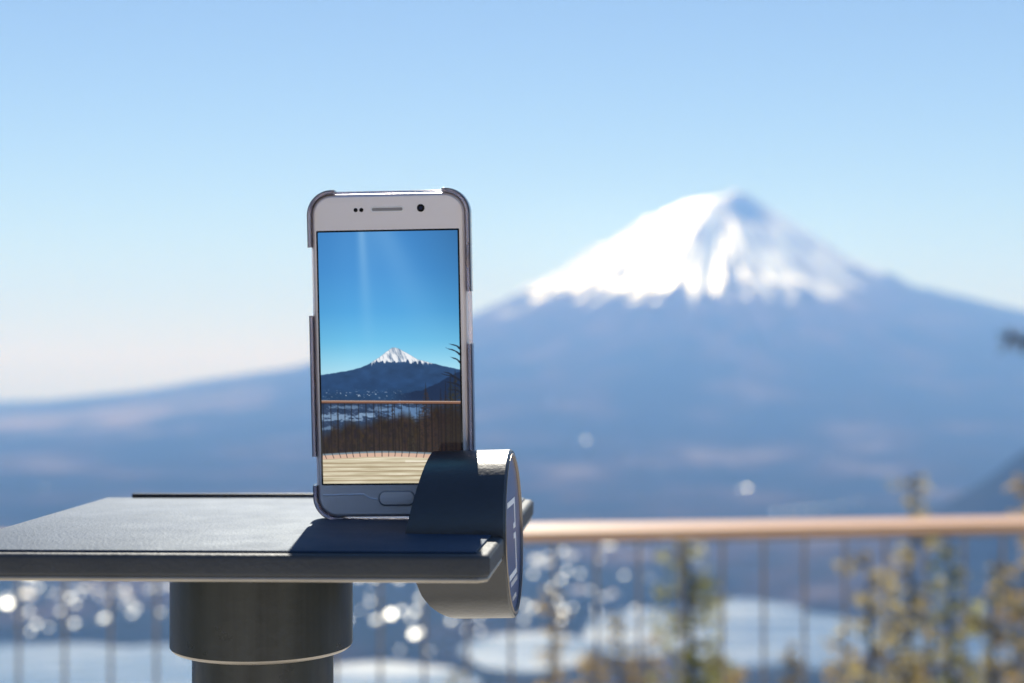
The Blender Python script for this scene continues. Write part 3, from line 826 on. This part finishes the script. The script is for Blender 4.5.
# branch at upper right edge
for (x0, y0, x1, y1) in ((141,118,130,112),(141,124,127,116),(141,132,131,125),(141,150,122,142),(141,156,126,150),(134,146,124,140),(141,162,128,158)):
    t = np.clip(((Xs-x0)*(x1-x0)+(Ys-y0)*(y1-y0))/((x1-x0)**2+(y1-y0)**2), 0, 1)
    dd = np.hypot(Xs-x0-t*(x1-x0), Ys-y0-t*(y1-y0)+.9*np.sin(t*5))
    lay(np.clip((1.25-.7*t-dd)/.5+.5*tex, 0, 1)*.95, srgb((28,34,48)))
# deck
dk = 225.2-3.6*np.exp(-((Xs-60)/60)**2)
lay(np.clip((Ys-dk+1.5)/.8, 0, 1), srgb((120,138,150)))
lay(np.clip((Ys-dk-.3)/.6, 0, 1), srgb((214,178,156)))
pn_ = fbm(Xs/26, Ys*.9, 4, 25)
plank = np.stack([.83+.16*pn_, .79+.17*pn_, .68+.19*pn_], -1)
lay(np.clip((Ys-dk-4.2)/.8, 0, 1), plank)
for yb in (232.5, 236.5, 240.8, 245.5, 250):
    lay(np.exp(-((Ys-yb)/.6)**2)*.75, srgb((140,116,86)))
lay(np.exp(-((Ys-231)/.9)**2)*(Xs > 84)*(Xs < 126)*.8, srgb((250,244,226)))
# rail and pickets
for k in range(20):
    xb = 1.5+7.3*k+.6*math.sin(k); foot = 225.5-3.6*math.exp(-((xb-60)/60)**2)+4.0
    lean = (xb-60)/60
    xx = xb+np.clip((Ys-(foot-6))/6, 0, 1)*(-lean*2.6)
    lay(np.clip((.55-np.abs(Xs-xx))/.45, 0, 1)*(Ys > 171)*(Ys < foot)*.9, srgb((20,18,24)))
rb = 170.0+.016*Xs
lay(np.clip((1.5-np.abs(Ys-rb))/.5, 0, 1), srgb((128,88,68)))
lay(np.clip((.6-np.abs(Ys-rb+.9))/.5, 0, 1), srgb((206,180,164)))
lay(np.clip((.5-np.abs(Ys-rb-1.9))/.4, 0, 1)*.8, srgb((30,22,22)))
img = np.clip(img, 0, 1)
lin = np.where(img <= .04045, img/12.92, ((img+.055)/1.055)**2.4)
me = bpy.data.meshes.new('screen')
xs = (U-.5)*SWd+SCX; zs = SCY+SHt/2-V*SHt+PH/2
co = np.stack([xs, np.full_like(xs, -(PT/2+.0001)), zs], -1).reshape(-1, 3)
i = np.arange(GH-1)[:, None]*GW; j = np.arange(GW-1)[None, :]
q = np.stack([i+j, i+GW+j, i+GW+j+1, i+j+1], -1).reshape(-1, 4)
me.vertices.add(len(co)); me.vertices.foreach_set('co', co.ravel().astype(np.float32))
me.loops.add(q.size); me.loops.foreach_set('vertex_index', q.ravel().astype(np.int32))
me.polygons.add(len(q)); me.polygons.foreach_set('loop_start', np.arange(0, q.size, 4, dtype=np.int32))
me.update(calc_edges=True)
ca = me.color_attributes.new('picture', 'FLOAT_COLOR', 'POINT')
ca.data.foreach_set('color', np.concatenate([lin.reshape(-1, 3), np.ones((GW*GH, 1))], 1).ravel().astype(np.float32))
m = mat('lit_screen', (.01,.01,.012), .12, 0, .25)
vc = N(m, 'ShaderNodeVertexColor'); vc.layer_name = 'picture'
L(m, vc.outputs[0], bsdf(m).inputs['Emission Color'])
SCREEN_EM = bsdf(m).inputs['Emission Strength']
me.materials.append(m)
so = bpy.data.objects.new('screen', me); COL.objects.link(so); so.parent = phone
tag(so, 'lit screen showing a snow-capped mountain, a railing and a wooden deck')

# ------------------------------------------------------------------ haze
bm = bmesh.new(); add_prism(bm, box(-43500, 43500, -43500, 43500), float(Z.min())-1, FT+120)
hz = bpy.data.materials.new('pale_air'); hz.use_nodes = True
nt = hz.node_tree; nt.nodes.remove(nt.nodes['Principled BSDF'])
v = nt.nodes.new('ShaderNodeVolumePrincipled'); v.inputs['Density'].default_value = 8.0e-5
v.inputs['Absorption Color'].default_value = (.82,.82,.82,1)
v.inputs['Color'].default_value = (.215,.435,1.0,1); v.inputs['Anisotropy'].default_value = 0
nt.links.new(v.outputs[0], nt.nodes['Material Output'].inputs['Volume'])
tag(obj('haze', bm, hz, smooth=False), 'blue haze in the valley air', None, None, 'stuff')

# ------------------------------------------------------------------ light, world, camera
EXPO = 1.03
SCREEN_EM.default_value = 1.0/2**EXPO
w = bpy.data.worlds.new('World'); SC.world = w; w.use_nodes = True
nt = w.node_tree; bg = nt.nodes['Background']
sky = nt.nodes.new('ShaderNodeTexSky'); sky.sky_type = 'NISHITA'; sky.sun_disc = False
sky.sun_elevation = R(SUN_EL); sky.sun_rotation = R(SUN_AZ)
sky.altitude = 1600; sky.air_density = 1.0; sky.dust_density = 0.1; sky.ozone_density = 2.5
nt.links.new(sky.outputs[0], bg.inputs[0]); bg.inputs[1].default_value = .050
ld = bpy.data.lights.new('sun', 'SUN'); ld.energy = 4.5; ld.angle = R(.53); ld.color = (1, .985, .965)
lo = bpy.data.objects.new('sun', ld); COL.objects.link(lo)
lo.rotation_euler = sd.to_track_quat('Z', 'Y').to_euler(); lo.location = (0, 0, 30)
cam = bpy.data.cameras.new('camera'); co_ = bpy.data.objects.new('camera', cam); COL.objects.link(co_)
cam.sensor_width = 36; cam.lens = F*36/W
co_.location = (0, 0, CZ); co_.rotation_euler = (R(90)+math.atan((HZ-H/2)/F), 0, 0)
cam.clip_start = .02; cam.clip_end = 120000
cam.dof.use_dof = True; cam.dof.focus_distance = .645; cam.dof.aperture_fstop = cam.lens/7.3; cam.dof.aperture_blades = 8
SC.camera = co_
SC.view_settings.view_transform = 'Standard'; SC.view_settings.look = 'None'
SC.view_settings.exposure = EXPO; SC.view_settings.gamma = 1
SC.cycles.use_denoising = True
SC.cycles.use_adaptive_sampling = False
SC.cycles.max_bounces = 8; SC.cycles.volume_bounces = 1; SC.cycles.transparent_max_bounces = 16
SC.cycles.sample_clamp_direct = 0; SC.cycles.sample_clamp_indirect = 6
SC.render.engine = 'CYCLES'
